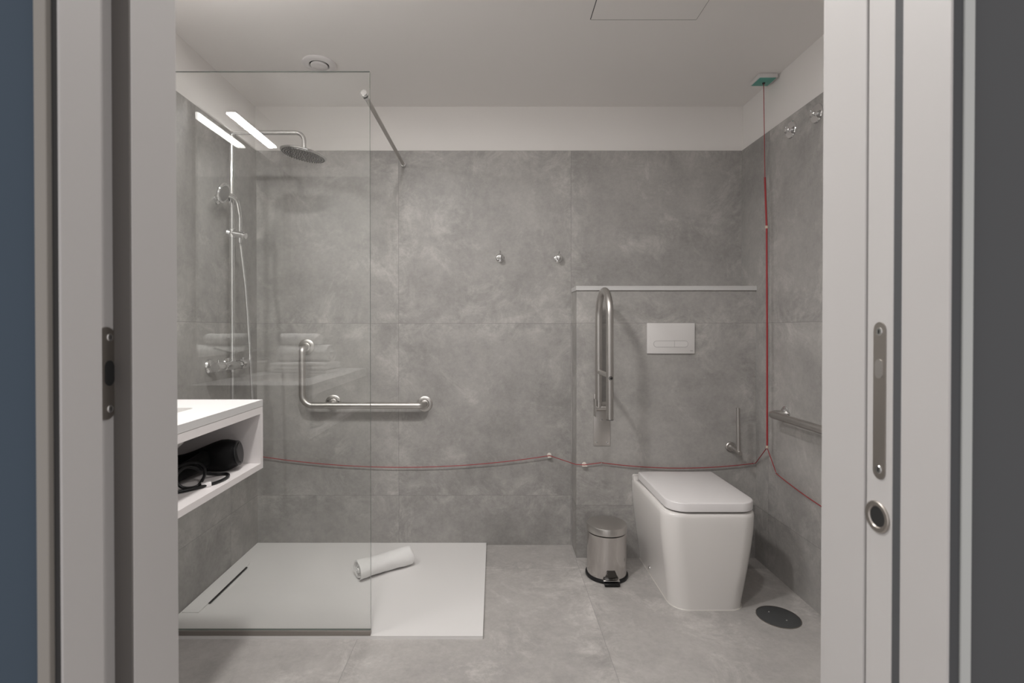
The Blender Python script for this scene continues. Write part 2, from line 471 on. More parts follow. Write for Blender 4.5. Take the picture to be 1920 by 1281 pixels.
# ------------------------------------------------------------------ lamps of the room and an added fill light
t = thing('mirror_lamp', 'slim white lit bar lamp above the vanity mirror, seen in the shower glass', 'lamp', (-1.144, 1.283, 2.065))
bm = bmesh.new(); bbox(bm, -1.166, -1.122, 1.076, 1.483, 2.0735, 2.086, 0.002); obj('housing', bm, 'chrome', t)
bm = bmesh.new(); bbox(bm, -1.164, -1.124, 1.079, 1.480, 2.065, 2.073, 0.001); obj('diffuser', bm, 'lamp', t, label='glowing white diffuser')
bm = bmesh.new(); box(bm, -1.2405, -1.14, 1.26, 1.306, 2.0865, 2.092); obj('bracket', bm, 'chrome', t)
for i, (x, y, r) in enumerate(((-0.40, 1.16, 0.075), (0.30, 1.02, 0.048))):  # second light is added out of view to brighten the right side
    t = thing('ceiling_downlight', ['recessed round ceiling light on the shower side of the doorway', 'added unseen round ceiling light that brightens the toilet side'][i], 'light', (x, y, ZC))
    bm = bmesh.new(); lathe(bm, [(r, -0.001), (r + 0.012, -0.001), (r + 0.010, 0.004), (r, 0.004)], (x, y, ZC), (0, 0, -1)); obj('trim_ring', bm, 'plastic', t)
    bm = bmesh.new(); lathe(bm, [(0, 0.0015), (r - 0.0006, 0.0015), (r - 0.0006, 0.0005)], (x, y, ZC), (0, 0, -1)); obj('diffuser', bm, 'down', t)

# ------------------------------------------------------------------ mirror above the vanity
t = thing('wall_mirror', 'large frameless mirror on the left wall above the vanity', 'mirror', (XL, 1.2, 1.0))
bm = bmesh.new(); box(bm, XL + 0.0005, XL + 0.012, 0.75, 1.60, 1.02, 2.052); obj('backing', bm, 'board', t)
bm = bmesh.new(); box(bm, XL + 0.0122, XL + 0.016, 0.745, 1.605, 1.015, 2.056); obj('mirror_glass', bm, 'mirror', t)

# ------------------------------------------------------------------ shower tray
TX0, TX1, TY0, TY1 = XL, -0.042, 1.836, YB
t = thing('shower_tray', 'flat white walk-in shower tray in the back left corner', 'shower tray', (-0.64, 2.24, 0))
bm = bmesh.new()
zt = 0.012
def V(x, y, z): return bm.verts.new((x, y, z))
A, B, Cc, D = V(TX0 + .001, TY0, zt), V(TX1, TY0, zt), V(TX1, TY1 - .001, zt), V(TX0 + .001, TY1 - .001, zt)
Q = V(-0.455, TY0, zt)
S1, S2, SM = V(-1.145, 1.95, zt), V(-1.145, 2.50, zt), V(-1.145, 2.22, 0.004)
W1, W2 = V(-1.172, 1.98, zt), V(-1.172, 2.47, zt)
R0 = V(-0.47, 2.24, 0.0095); P2 = V(-0.47, TY1 - .001, zt)
top = [[A, Q, S1], [Q, SM, S1], [Q, R0, SM], [SM, R0, S2], [R0, P2, S2], [S2, P2, D], [Q, B, R0], [B, Cc, R0], [R0, Cc, P2],
       [S1, SM, W1], [SM, W2, W1], [SM, S2, W2], [A, S1, W1], [A, W1, W2, D], [D, W2, S2]]
for f in top: bm.faces.new(f)
lo = [V(v.co.x, v.co.y, 0.0) for v in (A, Q, B, Cc, P2, D)]
hi = [A, Q, B, Cc, P2, D]
for i in range(6): bm.faces.new([hi[i], lo[i], lo[(i + 1) % 6], hi[(i + 1) % 6]])
obj('tray_base', bm, 'tray', t, smooth=False)
bm = bmesh.new(); box(bm, -1.232, -1.166, 1.985, 2.40, 0.0125, 0.0155)
obj('drain_cover', bm, 'tray', t, smooth=False)
bm = bmesh.new(); box(bm, -1.1658, -1.158, 2.052, 2.364, 0.0122, 0.0150)
obj('drain_slot', bm, 'dark', t, label='black linear drain slot')

# ------------------------------------------------------------------ glass screen
GY = 1.845
GX1 = -0.4525; GZ = 2.067
t = thing('shower_screen', 'clear glass walk-in screen standing on the front edge of the white shower tray', 'shower screen', ((XL + GX1) / 2, GY, 0.012))
bm = bmesh.new(); box(bm, XL + 0.012, GX1, GY - 0.004, GY + 0.004, 0.030, GZ)
for f in bm.faces:
    f.material_index = 0 if abs(f.normal.y) > 0.5 or abs(sum(v.co.y for v in f.verts) / 4 - GY) > 0.003 else 1
obj('glass_pane', bm, ['glass', 'glass_edge'], t, smooth=False)
bm = bmesh.new(); box(bm, XL + 0.0005, XL + 0.0118, GY - 0.010, GY + 0.010, 0.0325, GZ); obj('wall_profile', bm, 'steel', t)
bm = bmesh.new(); bbox(bm, XL + 0.001, GX1, GY - 0.0095, GY + 0.0085, 0.0125, 0.0295, 0.001); obj('bottom_rail', bm, 'rail', t, label='dark metal bottom rail')
bx, bz = -0.4715, 1.984
bm = bmesh.new(); tube(bm, [(bx, GY + 0.021, bz), (bx, YB - 0.012, bz)], 0.0085); br = obj('support_bar', bm, 'steel', t, label='chrome bar from glass to back wall')
bm = bmesh.new()
disc_solid(bm, (bx, GY - 0.0045, bz), (0, -1, 0), 0.012, 0.012, 0.002); disc_solid(bm, (bx, GY + 0.0045, bz), (0, 1, 0), 0.012, 0.016, 0.002)
obj('glass_clamp', bm, 'chrome', br)
bm = bmesh.new(); lathe(bm, [(0, 0), (0.014, 0), (0.014, 0.004), (0.0115, 0.012), (0.0115, 0.02), (0, 0.02)], (bx, YB - 0.0002, bz), (0, -1, 0)); obj('wall_flange', bm, 'chrome', br)

# ------------------------------------------------------------------ shower column
RX, RY = -1.178, 2.273
t = thing('shower_column', 'chrome thermostatic shower column with rain head on the left wall', 'shower', (RX, RY, 0.969))
bm = bmesh.new()
tube(bm, fillet([(RX, RY, 0.985), (RX, RY, 2.012), (-0.853, RY, 2.012), (-0.853, RY, 1.935)], [0.02, 0.045], 8), 0.0098, 18)
obj('riser_pipe', bm, 'chrome', t)
bm = bmesh.new()
lathe(bm, [(0, -0.002), (0.092, -0.002), (0.099, 0.001), (0.100, 0.005), (0.095, 0.009), (0.03, 0.013), (0.018, 0.018), (0.014, 0.032), (0, 0.034)], (-0.853, RY, 1.912), (0, 0, 1), 48)
hd = obj('rain_head', bm, 'chrome', t)
bm = bmesh.new(); lathe(bm, [(0, 0), (0.0925, 0), (0.0925, 0.0007), (0, 0.0007)], (-0.853, RY, 1.9099), (0, 0, -1), 48); obj('spray_face', bm, 'face', hd)
bm = bmesh.new()
k = 0
for ring in range(1, 9):
    n = ring * 6
    for i in range(n):
        a = 2 * PI * i / n + ring * 0.2; r = ring * 0.0112
        if r > 0.091: continue
        lathe(bm, [(0, 0.003), (0.0018, 0.0028), (0.0026, 0)], (-0.853 + r * math.cos(a), RY + r * math.sin(a), 1.9092), (0, 0, -1), 6)
nz = obj('nozzles', bm, 'rubber', hd, label='grid of grey rubber nozzles'); nz['kind'] = 'stuff'
bm = bmesh.new()
lathe(bm, [(0, 0), (0.022, 0), (0.022, 0.006), (0.010, 0.010), (0.0085, 0.02), (0.0085, 0.058)], (XL + 0.0003, RY - 0.012, 1.711), (1, 0, 0.0), 28)
disc_solid(bm, (RX, RY, 1.692), (0, 0, 1), 0.0135, 0.042, 0.001)
obj('wall_bracket', bm, 'chrome', t)
bm = bmesh.new()
disc_solid(bm, (RX, RY, 1.541), (0, 0, 1), 0.0165, 0.040, 0.002)
tube(bm, [(RX - 0.02, RY - 0.012, 1.565), (RX - 0.006, RY - 0.004, 1.563)], 0.012)
tube(bm, [(RX - 0.002, RY, 1.562), (RX + 0.050, RY + 0.003, 1.552)], 0.0165)
tube(bm, [(RX + 0.050, RY + 0.003, 1.552), (RX + 0.062, RY + 0.003, 1.550)], 0.0135)
obj('slider', bm, 'chrome', t)
pv = Vector((-0.853, RY, 1.935))
TM = Matrix.Translation(pv) @ Matrix.Rotation(math.radians(9), 4, 'Y') @ Matrix.Translation(-pv)
base = Matrix.Translation(Vector((RX, RY, 0.969)))
for o_ in [o2_ for o2_ in bpy.data.objects if o2_ == hd or o2_.parent == hd]:
    o_.data.transform(base.inverted() @ TM @ base)
# mixer
MX, MZ = -1.175, 0.969
bm = bmesh.new()
lathe(bm, [(0, 0), (0.017, 0), (0.0205, 0.004), (0.0205, 0.14), (0.017, 0.146), (0, 0.146)], (MX, 2.185, MZ), (0, 1, 0), 28)
disc_solid(bm, (RX, RY, MZ + 0.015), (0, 0, 1), 0.013, 0.014, 0.002); disc_solid(bm, (RX, RY, MZ - 0.032), (0, 0, 1), 0.011, 0.014, 0.002)
obj('mixer_body', bm, 'chrome', t)
for y, s in ((2.182, -1), (2.334, 1)):
    bm = bmesh.new(); lathe(bm, [(0, 0), (0.0215, 0), (0.0225, 0.005), (0.0225, 0.052), (0.020, 0.058), (0, 0.059)], (MX, y, MZ), (0, s, 0), 28)
    tube(bm, [(MX, y + s * 0.03, MZ + 0.02), (MX, y + s * 0.03, MZ + 0.031)], 0.005)
    obj('control_knob', bm, 'chrome', t)
for y in (2.195, 2.343):
    bm = bmesh.new(); lathe(bm, [(0, 0), (0.033, 0), (0.033, 0.004), (0.027, 0.013), (0.017, 0.016), (0.0165, 0.05), (0, 0.05)], (XL + 0.0003, y, MZ), (1, 0, 0), 28)
    obj('wall_flange', bm, 'chrome', t)

# hand shower resting in the slider, with its hose
hx, hy = RX + 0.034, RY + 0.002
t = thing('hand_shower', 'small chrome hand shower and hose held in the slider of the shower column', 'hand shower', (hx, hy, 1.55))
bm = bmesh.new()
pp = fillet([(hx, hy, 1.520), (hx, hy, 1.640), (hx + 0.004, hy - 0.035, 1.712), (hx - 0.034, hy - 0.072, 1.722)], [0.06, 0.05], 8)
tube(bm, pp, [0.0085 + 0.0035 * i / (len(pp) - 1) for i in range(len(pp))], 16)
obj('handle', bm, 'chrome', t)
nrm = Vector((0.95, 0.0, -0.30)).normalized()
hc = Vector((hx - 0.020, hy - 0.100, 1.716))
bm = bmesh.new(); lathe(bm, [(0, -0.016), (0.02, -0.015), (0.040, -0.006), (0.045, 0.002), (0.042, 0.006), (0, 0.0065)], hc, nrm, 32)
obj('spray_head', bm, 'chrome', t)
bm = bmesh.new(); lathe(bm, [(0, 0.0076), (0.033, 0.0076), (0.034, 0.0066)], hc, nrm, 28); obj('spray_face', bm, 'face', t)
bm = bmesh.new()
P = [(RX, RY, MZ - 0.033), (RX, RY, 0.80), (RX + 0.008, RY + 0.01, 0.62), (RX + 0.035, RY + 0.035, 0.545), (RX + 0.066, RY + 0.04, 0.62), (RX + 0.071, RY + 0.035, 0.80),
     (RX + 0.066, RY + 0.022, 1.05), (RX + 0.055, RY + 0.012, 1.30), (hx + 0.006, hy, 1.48), (hx, hy, 1.521)]
def catmull(P, sub=10):
    P = [Vector(p) for p in P]; P = [P[0] * 2 - P[1]] + P + [P[-1] * 2 - P[-2]]
    out = []
    for i in range(1, len(P) - 2):
        for k in range(sub):
            u = k / sub; a, b, c, d = P[i - 1], P[i], P[i + 1], P[i + 2]
            out.append(0.5 * ((2 * b) + (c - a) * u + (2 * a - 5 * b + 4 * c - d) * u * u + (3 * b - a - 3 * c + d) * u ** 3))
    out.append(P[-2]); return out
hp = catmull(P, 34)
tube(bm, hp, [0.0068 if i % 2 else 0.0057 for i in range(len(hp))], 10)
obj('hose', bm, 'chrome', t, angle=80)

# ------------------------------------------------------------------ grab bars
def flange(bm, c, axis, r=0.040, h=0.006, rr=0.0185):
    lathe(bm, [(0, 0), (r, 0), (r, h * 0.5), (r - 0.004, h), (rr + 0.006, h + 0.001), (rr + 0.003, h + 0.006), (rr, h + 0.008), (0, h + 0.008)], c, axis, 36)
t = thing('grab_bar', 'L-shaped brushed steel grab bar on the back wall of the shower', 'grab bar', (-0.98, YB, 0.74))
yb = YB - 0.062; zb = 0.741; xv = -0.981
bm = bmesh.new()
tube(bm, fillet([(xv, YB - 0.003, 1.040), (xv, yb, 1.040), (xv, yb, zb), (-0.3635, yb, zb), (-0.3635, YB - 0.003, zb)], [0.035, 0.055, 0.035], 10), 0.0165, 20)
tube(bm, [(-0.841, YB - 0.003, 0.748), (-0.841, yb, zb)], 0.009, 14)
obj('bar', bm, 'steel', t)
for c in ((xv, YB - 0.0002, 1.040), (-0.3635, YB - 0.0002, zb), (-0.841, YB - 0.0002, 0.748)):
    bm = bmesh.new(); flange(bm, c, (0, -1, 0)); f = obj('flange', bm, 'steel', t)
    if c[0] == -0.841:
        for a in (0.15, PI - 0.3):
            bm = bmesh.new(); disc_solid(bm, (c[0] + 0.029 * math.cos(a), c[1] - 0.006, c[2] + 0.029 * math.sin(a)), (0, -1, 0), 0.0035, 0.0016, 0.0004, 12); obj('screw', bm, 'dark', f)

t = thing('grab_bar', 'straight grey grab bar on the right wall beside the toilet', 'grab bar', (XR, 2.24, 0.756))
bm = bmesh.new()
xg = 1.219
tube(bm, fillet([(XR - 0.003, 2.235, 0.756), (xg, 2.235, 0.756), (xg, 1.63, 0.756), (XR - 0.003, 1.63, 0.756)], 0.03, 10), 0.0160, 20)
obj('bar', bm, 'steel', t)
for y in (2.235, 1.63):
    bm = bmesh.new(); flange(bm, (XR - 0.0002, y, 0.756), (-1, 0, 0), 0.034); obj('flange', bm, 'chrome', t)

# fold-up rail
FY = BOXY
t = thing('folding_grab_rail', 'fold-up stainless grab rail raised against the half wall left of the toilet', 'grab rail', (0.53, FY, 0.55))
fx = 0.507
bm = bmesh.new()
bbox(bm, 0.4887, 0.570, FY - 0.0045, FY - 0.0003, 0.556, 0.775, 0.0015); pl = obj('wall_plate', bm, 'steel', t)
for x, z in ((0.502, 0.572), (0.5565, 0.572), (0.528, 0.684)):
    bm = bmesh.new(); lathe(bm, [(0, 0), (0.005, 0), (0.004, 0.002), (0, 0.0028)], (x, FY - 0.0045, z), (0, -1, 0), 12); obj('screw', bm, 'chrome', pl)
bm = bmesh.new()
bbox(bm, 0.4887, 0.4925, FY - 0.055, FY - 0.004, 0.705, 0.79, 0.001)
bbox(bm, 0.4887, 0.512, FY - 0.012, FY - 0.004, 0.770, 0.812, 0.001)
disc_solid(bm, (0.500, FY - 0.012, 0.795), (0, -1, 0), 0.006, 0.004, 0.001, 14)
obj('hinge_bracket', bm, 'steel', t)
bm = bmesh.new()
tube(bm, [(0.494, FY - 0.036, 0.748), (0.547, FY - 0.036, 0.748)], 0.0145, 20); obj('pivot', bm, 'steel', t)
ya, yb2 = 2.222, FY - 0.036
bm = bmesh.new()
tube(bm, fillet([(fx + 0.001, ya, 0.733), (fx, ya, 1.308), (fx, yb2, 1.308), (fx, yb2, 0.750)], [0.1145, 0.1145], 14), 0.0160, 22)
lp = obj('rail_loop', bm, 'steel', t)
bm = bmesh.new(); disc_solid(bm, (fx + 0.001, ya, 0.7335), (0, 0, -1), 0.0165, 0.002, 0.0005, 20); obj('end_cap', bm, 'black', lp)
bm = bmesh.new(); tube(bm, [(fx, ya + 0.01, 0.925), (fx, yb2 - 0.01, 0.925)], 0.0105, 16); obj('spacer_bar', bm, 'steel', lp)
bm = bmesh.new(); lathe(bm, [(0.0062, 0.0152), (0.0082, 0.0152), (0.0082, 0.0178), (0.0062, 0.0178)], (fx, ya, 0.9165), (0.05, -1, 0), 20)
lathe(bm, [(0, 0.0155), (0.0035, 0.0155), (0.0035, 0.0178), (0, 0.0178)], (fx, ya, 0.9165), (0.05, -1, 0), 14)
obj('button', bm, 'black', lp, label='black ring button')

# ------------------------------------------------------------------ robe hooks
def hook(label, loc, ax, r, k=1.0, group=None):
    """ax: outward normal of the wall"""
    t = thing('robe_hook', label, 'hook', loc, group)
    ax = Vector(ax)
    bm = bmesh.new(); lathe(bm, [(0, 0), (r, 0), (r, 0.003), (r - 0.003, 0.006), (0.010, 0.007), (0.0085, 0.010), (0, 0.010)], Vector(loc) + ax * 0.0003, ax, 32); obj('rosette', bm, 'chrome', t)
    bm = bmesh.new(); lathe(bm, [(0, 0.009), (0.008, 0.009), (0.0075, 0.009 + 0.019 * k), (0.013, 0.009 + 0.025 * k), (0.0155, 0.009 + 0.032 * k), (0.013, 0.009 + 0.039 * k), (0.006, 0.009 + 0.042 * k), (0, 0.009 + 0.0425 * k)], Vector(loc), ax, 24); obj('knob', bm, 'chrome', t)
    side = ax.cross(Vector((0, 0, 1)))
    bm = bmesh.new()
    o = Vector(loc) + ax * (0.009 + 0.021 * k)
    tube(bm, catmull([o, o + ax * 0.012 * k + Vector((0, 0, 0.012 * k)), o + ax * 0.020 * k + Vector((0, 0, 0.030 * k))], 6), 0.0042, 10); obj('peg', bm, 'chrome', t)
    return t
hook('left one of the two chrome robe hooks on the back wall', (0.030, YB, 1.503), (0, -1, 0), 0.022, group='robe hooks on the back wall')
hook('right one of the two chrome robe hooks on the back wall, nearer the half wall', (0.333, YB, 1.500), (0, -1, 0), 0.022, group='robe hooks on the back wall')
hook('chrome hook high on the right wall, nearer the red cord', (XR, 2.200, 1.996), (-1, 0, 0), 0.037, 0.42, group='large hooks high on the right wall')
hook('chrome hook high on the right wall, nearer the door frame', (XR, 2.025, 1.992), (-1, 0, 0), 0.037, 0.42, group='large hooks high on the right wall')

# spare roll holder
t = thing('toilet_roll_holder', 'upright chrome toilet roll holder peg on the half wall right of the toilet', 'roll holder', (1.163, FY, 0.552))
bm = bmesh.new(); lathe(bm, [(0, 0), (0.024, 0), (0.024, 0.008), (0.021, 0.011), (0, 0.011)], (1.163, FY - 0.0003, 0.552), (0, -1, 0), 32); obj('rosette', bm, 'steel', t)
bm = bmesh.new(); tube(bm, [(1.163, FY - 0.010, 0.552), (1.168, FY - 0.095, 0.540)], 0.0105, 18); obj('arm', bm, 'steel', t)
bm = bmesh.new(); tube(bm, [(1.166, FY - 0.080, 0.545), (1.163, FY - 0.080, 0.755)], 0.0088, 18); obj('peg', bm, 'steel', t)

# flush plate
t = thing('flush_plate', 'white rectangular dual flush plate on the half wall above the toilet', 'flush plate', (0.867, FY, 1.011))
bm = bmesh.new(); bbox(bm, 0.750, 0.984, FY - 0.0085, FY - 0.0004, 1.011, 1.161, 0.0012); pb = obj('plate', bm, 'flush', t)
def pill(bm, x0, x1, zc_, r, y0, y1, left=True, right=True, n=12):
    lp = []
    if right:
        for k in range(n + 1): a = -PI / 2 + PI * k / n; lp.append((x1 - r + r * math.cos(a), zc_ + r * math.sin(a)))
    else: lp += [(x1, zc_ - r), (x1, zc_ + r)]
    if left:
        for k in range(n + 1): a = PI / 2 + PI * k / n; lp.append((x0 + r + r * math.cos(a), zc_ + r * math.sin(a)))
    else: lp += [(x0, zc_ + r), (x0, zc_ - r)]
    loft(bm, [[(x, y0, z) for x, z in lp], [(x, y1, z) for x, z in lp]])
zc = H - (645 - 617) / 380.6
bm = bmesh.new(); pill(bm, 0.7815, 0.9515, zc, 0.0160, FY - 0.0085, FY - 0.0089); obj('button_recess', bm, 'line', t)
bm = bmesh.new(); pill(bm, 0.7828, 0.8838, zc, 0.0147, FY - 0.0089, FY - 0.0100, True, False); obj('button', bm, 'flush', t)
bm = bmesh.new(); pill(bm, 0.8852, 0.9502, zc, 0.0147, FY - 0.0089, FY - 0.0100, False, True); obj('button', bm, 'flush', t)
cu = bpy.data.curves.new('maker_mark', 'FONT'); cu.body = 'Roca'; cu.size = 0.0062; cu.extrude = 0.0001; cu.align_x = 'CENTER'
to = bpy.data.objects.new('maker_mark_tmp', cu); C.objects.link(to)
dg = bpy.context.evaluated_depsgraph_get(); dg.update()
me = bpy.data.meshes.new_from_object(to.evaluated_get(dg)); bpy.data.objects.remove(to)
me.transform(Matrix.Translation((0.9690, FY - 0.0087, 1.0225)) @ Matrix.Rotation(PI / 2, 4, 'X'))
bm = bmesh.new(); bm.from_mesh(me); obj('printed_mark', bm, 'gap', t, label='tiny dark printed mark in the corner')

# ------------------------------------------------------------------ toilet
TC = 0.868
t = thing('toilet', 'white square-shouldered back-to-wall toilet with closed lid', 'toilet', (TC, 2.25, 0))
def body_loop(z, hw, yf, r):
    rb = 0.004
    return [(x, y, z) for x, y in rrect(TC - hw, TC + hw, yf, FY - 0.0015, [r, r, rb, rb], 10)]
zz = [0.0, 0.03, 0.10, 0.18, 0.25, 0.31, 0.35, 0.38, 0.392, 0.397]
hwv = [0.150, 0.152, 0.161, 0.172, 0.181, 0.187, 0.1895, 0.190, 0.188, 0.183]
yfv = [2.024, 2.021, 2.014, 2.007, 2.003, 2.000, 1.999, 1.999, 2.001, 2.006]
bm = bmesh.new(); loft(bm, [body_loop(z, h_, y, 0.072) for z, h_, y in zip(zz, hwv, yfv)])
pan = obj('pan', bm, 'ceramic', t, angle=60)
# ceramic shoulder behind the lid
bm = bmesh.new()
loft(bm, [[(x, y, z) for x, y in rrect(TC - h_, TC + h_, 2.452, FY - 0.0015, 0.006, 4)] for z, h_ in ((0.394, 0.190), (0.412, 0.190), (0.417, 0.186))])
for s in (-1, 1):
    x0, x1 = (TC - 0.1895, TC - 0.1855) if s < 0 else (TC + 0.1855, TC + 0.1895)
obj('shoulder', bm, 'ceramic', t, angle=60)
def lid_loops(z0, z1, hw, yf, yb_, r, rnd):
    out = []
    for z, ins in ((z0, rnd * 0.6), (z0 + rnd * 0.5, 0), (z1 - rnd, 0), (z1 - rnd * 0.35, rnd * 0.3), (z1, rnd)):
        out.append([(x, y, z) for x, y in rrect(TC + 0.006 - hw + ins, TC + 0.006 + hw - ins, yf + ins, yb_ - ins * 0.5, [r - ins, r - ins, 0.006, 0.006], 10)])
    return out
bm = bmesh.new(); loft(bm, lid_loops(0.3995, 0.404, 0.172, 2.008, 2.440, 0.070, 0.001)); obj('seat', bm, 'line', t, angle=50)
bm = bmesh.new(); loft(bm, lid_loops(0.4045, 0.4415, 0.179, 1.998, 2.444, 0.074, 0.005)); obj('lid', bm, 'plastic', t, angle=50)
bm = bmesh.new(); loft(bm, [body_loop(z, h_, y, 0.072) for z, h_, y in ((0.0001, 0.1530, 2.0208), (0.0025, 0.1515, 2.0225))]); obj('sealant', bm, 'seal', t)
bm = bmesh.new(); lathe(bm, [(0, 0), (0.0085, 0), (0.0085, 0.004), (0.006, 0.007), (0, 0.008)], (TC - 0.1525, 2.315, 0.034), (-1, 0, 0.05), 20); obj('bolt_cap', bm, 'chrome', t, label='small chrome bolt cap')

# ------------------------------------------------------------------ pedal bin
BX, BY = 0.517, 2.3225
t = thing('pedal_bin', 'small polished steel pedal bin on the floor left of the toilet', 'bin', (BX, BY, 0))
bm = bmesh.new(); lathe(bm, [(0, 0.0005), (0.094, 0.0005), (0.0965, 0.004), (0.0965, 0.012), (0.0905, 0.017), (0, 0.017)], (BX, BY, 0), (0, 0, 1), 56); obj('base_ring', bm, 'black', t, label='black rubber base ring')
bm = bmesh.new(); lathe(bm, [(0.0895, 0.0172), (0.0895, 0.203), (0.087, 0.205), (0, 0.205)], (BX, BY, 0), (0, 0, 1), 64); obj('body', bm, 'bin', t)
bm = bmesh.new(); lathe(bm, [(0, 0.2054), (0.0875, 0.2054), (0.0875, 0.209)], (BX, BY, 0), (0, 0, 1), 56); obj('lid_seal', bm, 'black', t)
bm = bmesh.new(); lathe(bm, [(0.0875, 0.2092), (0.0912, 0.2092), (0.0912, 0.236), (0.0895, 0.2395), (0.085, 0.2412), (0.05, 0.2455), (0, 0.247)], (BX, BY, 0), (0, 0, 1), 64); obj('lid', bm, 'steel', t)
bm = bmesh.new()
bbox(bm, BX - 0.034, BX + 0.034, BY - 0.120, BY - 0.085, 0.004, 0.013, 0.002); obj('pedal', bm, 'black', t)
bm = bmesh.new()
lp0 = []
for z, hw in ((0.022, 0.036), (0.0225, 0.036), (0.060, 0.017)):
    row = []
    for k in range(9):
        a = -PI / 2 + (k / 8 * 2 - 1) * hw / 0.09
        row.append((BX + 0.0899 * math.cos(a), BY + 0.0899 * math.sin(a), z))
    lp0.append(row)
for i in range(2):
    for k in range(8):
        bm.faces.new([bm.verts.new(p) for p in (lp0[i][k], lp0[i][k + 1], lp0[i + 1][k + 1], lp0[i + 1][k])])
r_ = bmesh.ops.solidify(bm, geom=bm.faces[:], thickness=0.0004)
obj('dark_trapezoid', bm, 'bin_dark', t)  # dark trapezoid on the bin body above the pedal
bm = bmesh.new(); bbox(bm, BX - 0.036, BX + 0.036, BY - 0.104, BY - 0.086, 0.0175, 0.0215, 0.001); obj('pedal_hinge', bm, 'chrome', t)

# ------------------------------------------------------------------ floor drain
DX, DY, DR = 1.115, 1.977, 0.0765
t = thing('floor_drain', 'round dark grey floor drain cover in front of the toilet', 'drain', (DX, DY, 0))
bm = bmesh.new(); lathe(bm, [(0, 0.0005), (DR, 0.0005), (DR, 0.0018), (DR - 0.003, 0.0030), (0, 0.0032)], (DX, DY, 0), (0, 0, 1), 56); obj('cover', bm, 'grate', t)
bm = bmesh.new(); lathe(bm, [(DR + 0.0004, 0.0003), (DR + 0.003, 0.0003), (DR + 0.003, 0.0022), (DR + 0.0004, 0.0022)], (DX, DY, 0), (0, 0, 1), 56); obj('rim', bm, 'steel_dark', t)
for x, y in ((1.096, 2.010), (1.133, 1.951)):
    bm = bmesh.new(); lathe(bm, [(0, 0), (0.0036, 0), (0.003, 0.0012), (0, 0.0014)], (x, y, 0.0031), (0, 0, 1), 14); obj('screw', bm, 'chrome', t)

# ------------------------------------------------------------------ towel helpers
def towel_roll(bm, length, r, turns=3.2, squash=0.9, seed=1, wob=0.06, flare=0.0):
    """roll along x, resting with its lowest point at z=0; spiral visible at the ends"""
    rnd = random.Random(seed)
    th = r / (turns + 0.5)
    N = int(turns * 30)
    ph = [rnd.uniform(0, 6) for _ in range(6)]
    def rad(a):
        return th * 0.52 + (r - th * 1.02) * a / (turns * 2 * PI)
    NX = 26
    grid_o, grid_i = [], []
    for ix in range(NX + 1):
        u = ix / NX; x = (u - 0.5) * length
        edge = min(u, 1 - u)
        ro, ri = [], []
        for k in range(N + 1):
            a = turns * 2 * PI * k / N
            tel = 0.006 * math.sin(2.1 * a / (2 * PI) + ph[0]) * (1 if u > 0.5 else -1) * (abs(u - 0.5) * 2) ** 3
            rr = rad(a) * (1 + 0.02 * math.sin(3 * a + ph[1] + 5 * u) + wob * 0.4 * math.sin(7 * u + ph[2]) + flare * (abs(u - .5) * 2) ** 2)
            hh = th * 0.49 * (1 if edge > 0.045 else (0.93 if edge > 0.001 else 0.6)) * (1 if k < N - 6 else (N - k) / 7 + 0.08)
            for lst, q in ((ro, rr + hh), (ri, rr - hh)):
                lst.append(bm.verts.new((x + tel, q * math.cos(a - PI * 0.62 - turns * 2 * PI), q * math.sin(a - PI * 0.62 - turns * 2 * PI) * squash)))
        grid_o.append(ro); grid_i.append(ri)
    for g in (grid_o, grid_i):
        for i in range(NX):
            for k in range(N): bm.faces.new([g[i][k], g[i + 1][k], g[i + 1][k + 1], g[i][k + 1]])
    for i in (0, NX):
        for k in range(N): bm.faces.new([grid_o[i][k], grid_o[i][k + 1], grid_i[i][k + 1], grid_i[i][k]])
    for i in range(NX):
        for k in (0, N): bm.faces.new([grid_o[i][k], grid_o[i + 1][k], grid_i[i + 1][k], grid_i[i][k]])
    for v in bm.verts:
        nv = mnoise.noise_vector(v.co * 22 + Vector((seed * 3.7, 0, 0))) + 0.5 * mnoise.noise_vector(v.co * 60 + Vector((seed, 5, 0)))
        v.co += nv * 0.0034
    zmin = min(v.co.z for v in bm.verts)
    for v in bm.verts: v.co.z -= zmin

bm = bmesh.new(); towel_roll(bm, 0.25, 0.051, 3.4, 0.86, 3, 0.12, 0.05)
o = obj('rolled_towel', bm, 'towel', None, angle=70)
o.location = (-0.512, 2.335, 0.0128); o.rotation_euler = (0, 0, math.atan2(0.15, 0.2))
tag(o, 'rolled white towel lying on the white shower tray', 'towel')

# ------------------------------------------------------------------ vanity
VX, VY1, VY0 = -0.752, 1.640, 0.72
VT, VBZ = 0.903, 0.681
t = thing('vanity_unit', 'white wall-hung vanity with open shelf and basin on the left wall', 'vanity', (-1.0, 1.2, VBZ))
bm = bmesh.new()
# countertop with sunken rectangular basin
bx0, bx1, by0, by1 = -1.150, -0.867, 1.125, 1.467
z1_, z0_ = VT, VT - 0.021
def ring_faces(z):
    o_ = [(XL + .001, VY0), (VX, VY0), (VX, VY1), (XL + .001, VY1)]
    return [bm.verts.new((x, y, z)) for x, y in o_]
inner = rrect(bx0, bx1, by0, by1, 0.02, 4)
def top_with_hole(z):
    ov = ring_faces(z); iv = [bm.verts.new((x, y, z)) for x, y in inner]
    es = []
    for L_ in (ov, iv):
        for i in range(len(L_)): es.append(bm.edges.new((L_[i], L_[(i + 1) % len(L_)])))
    bmesh.ops.triangle_fill(bm, use_beauty=True, edges=es)
    return ov, iv
o1, i1 = top_with_hole(z1_); o0, i0 = top_with_hole(z0_)
for L1, L0 in ((o1, o0), (i1, i0)):
    for i in range(len(L1)): bm.faces.new([L1[i], L1[(i + 1) % len(L1)], L0[(i + 1) % len(L0)], L0[i]])
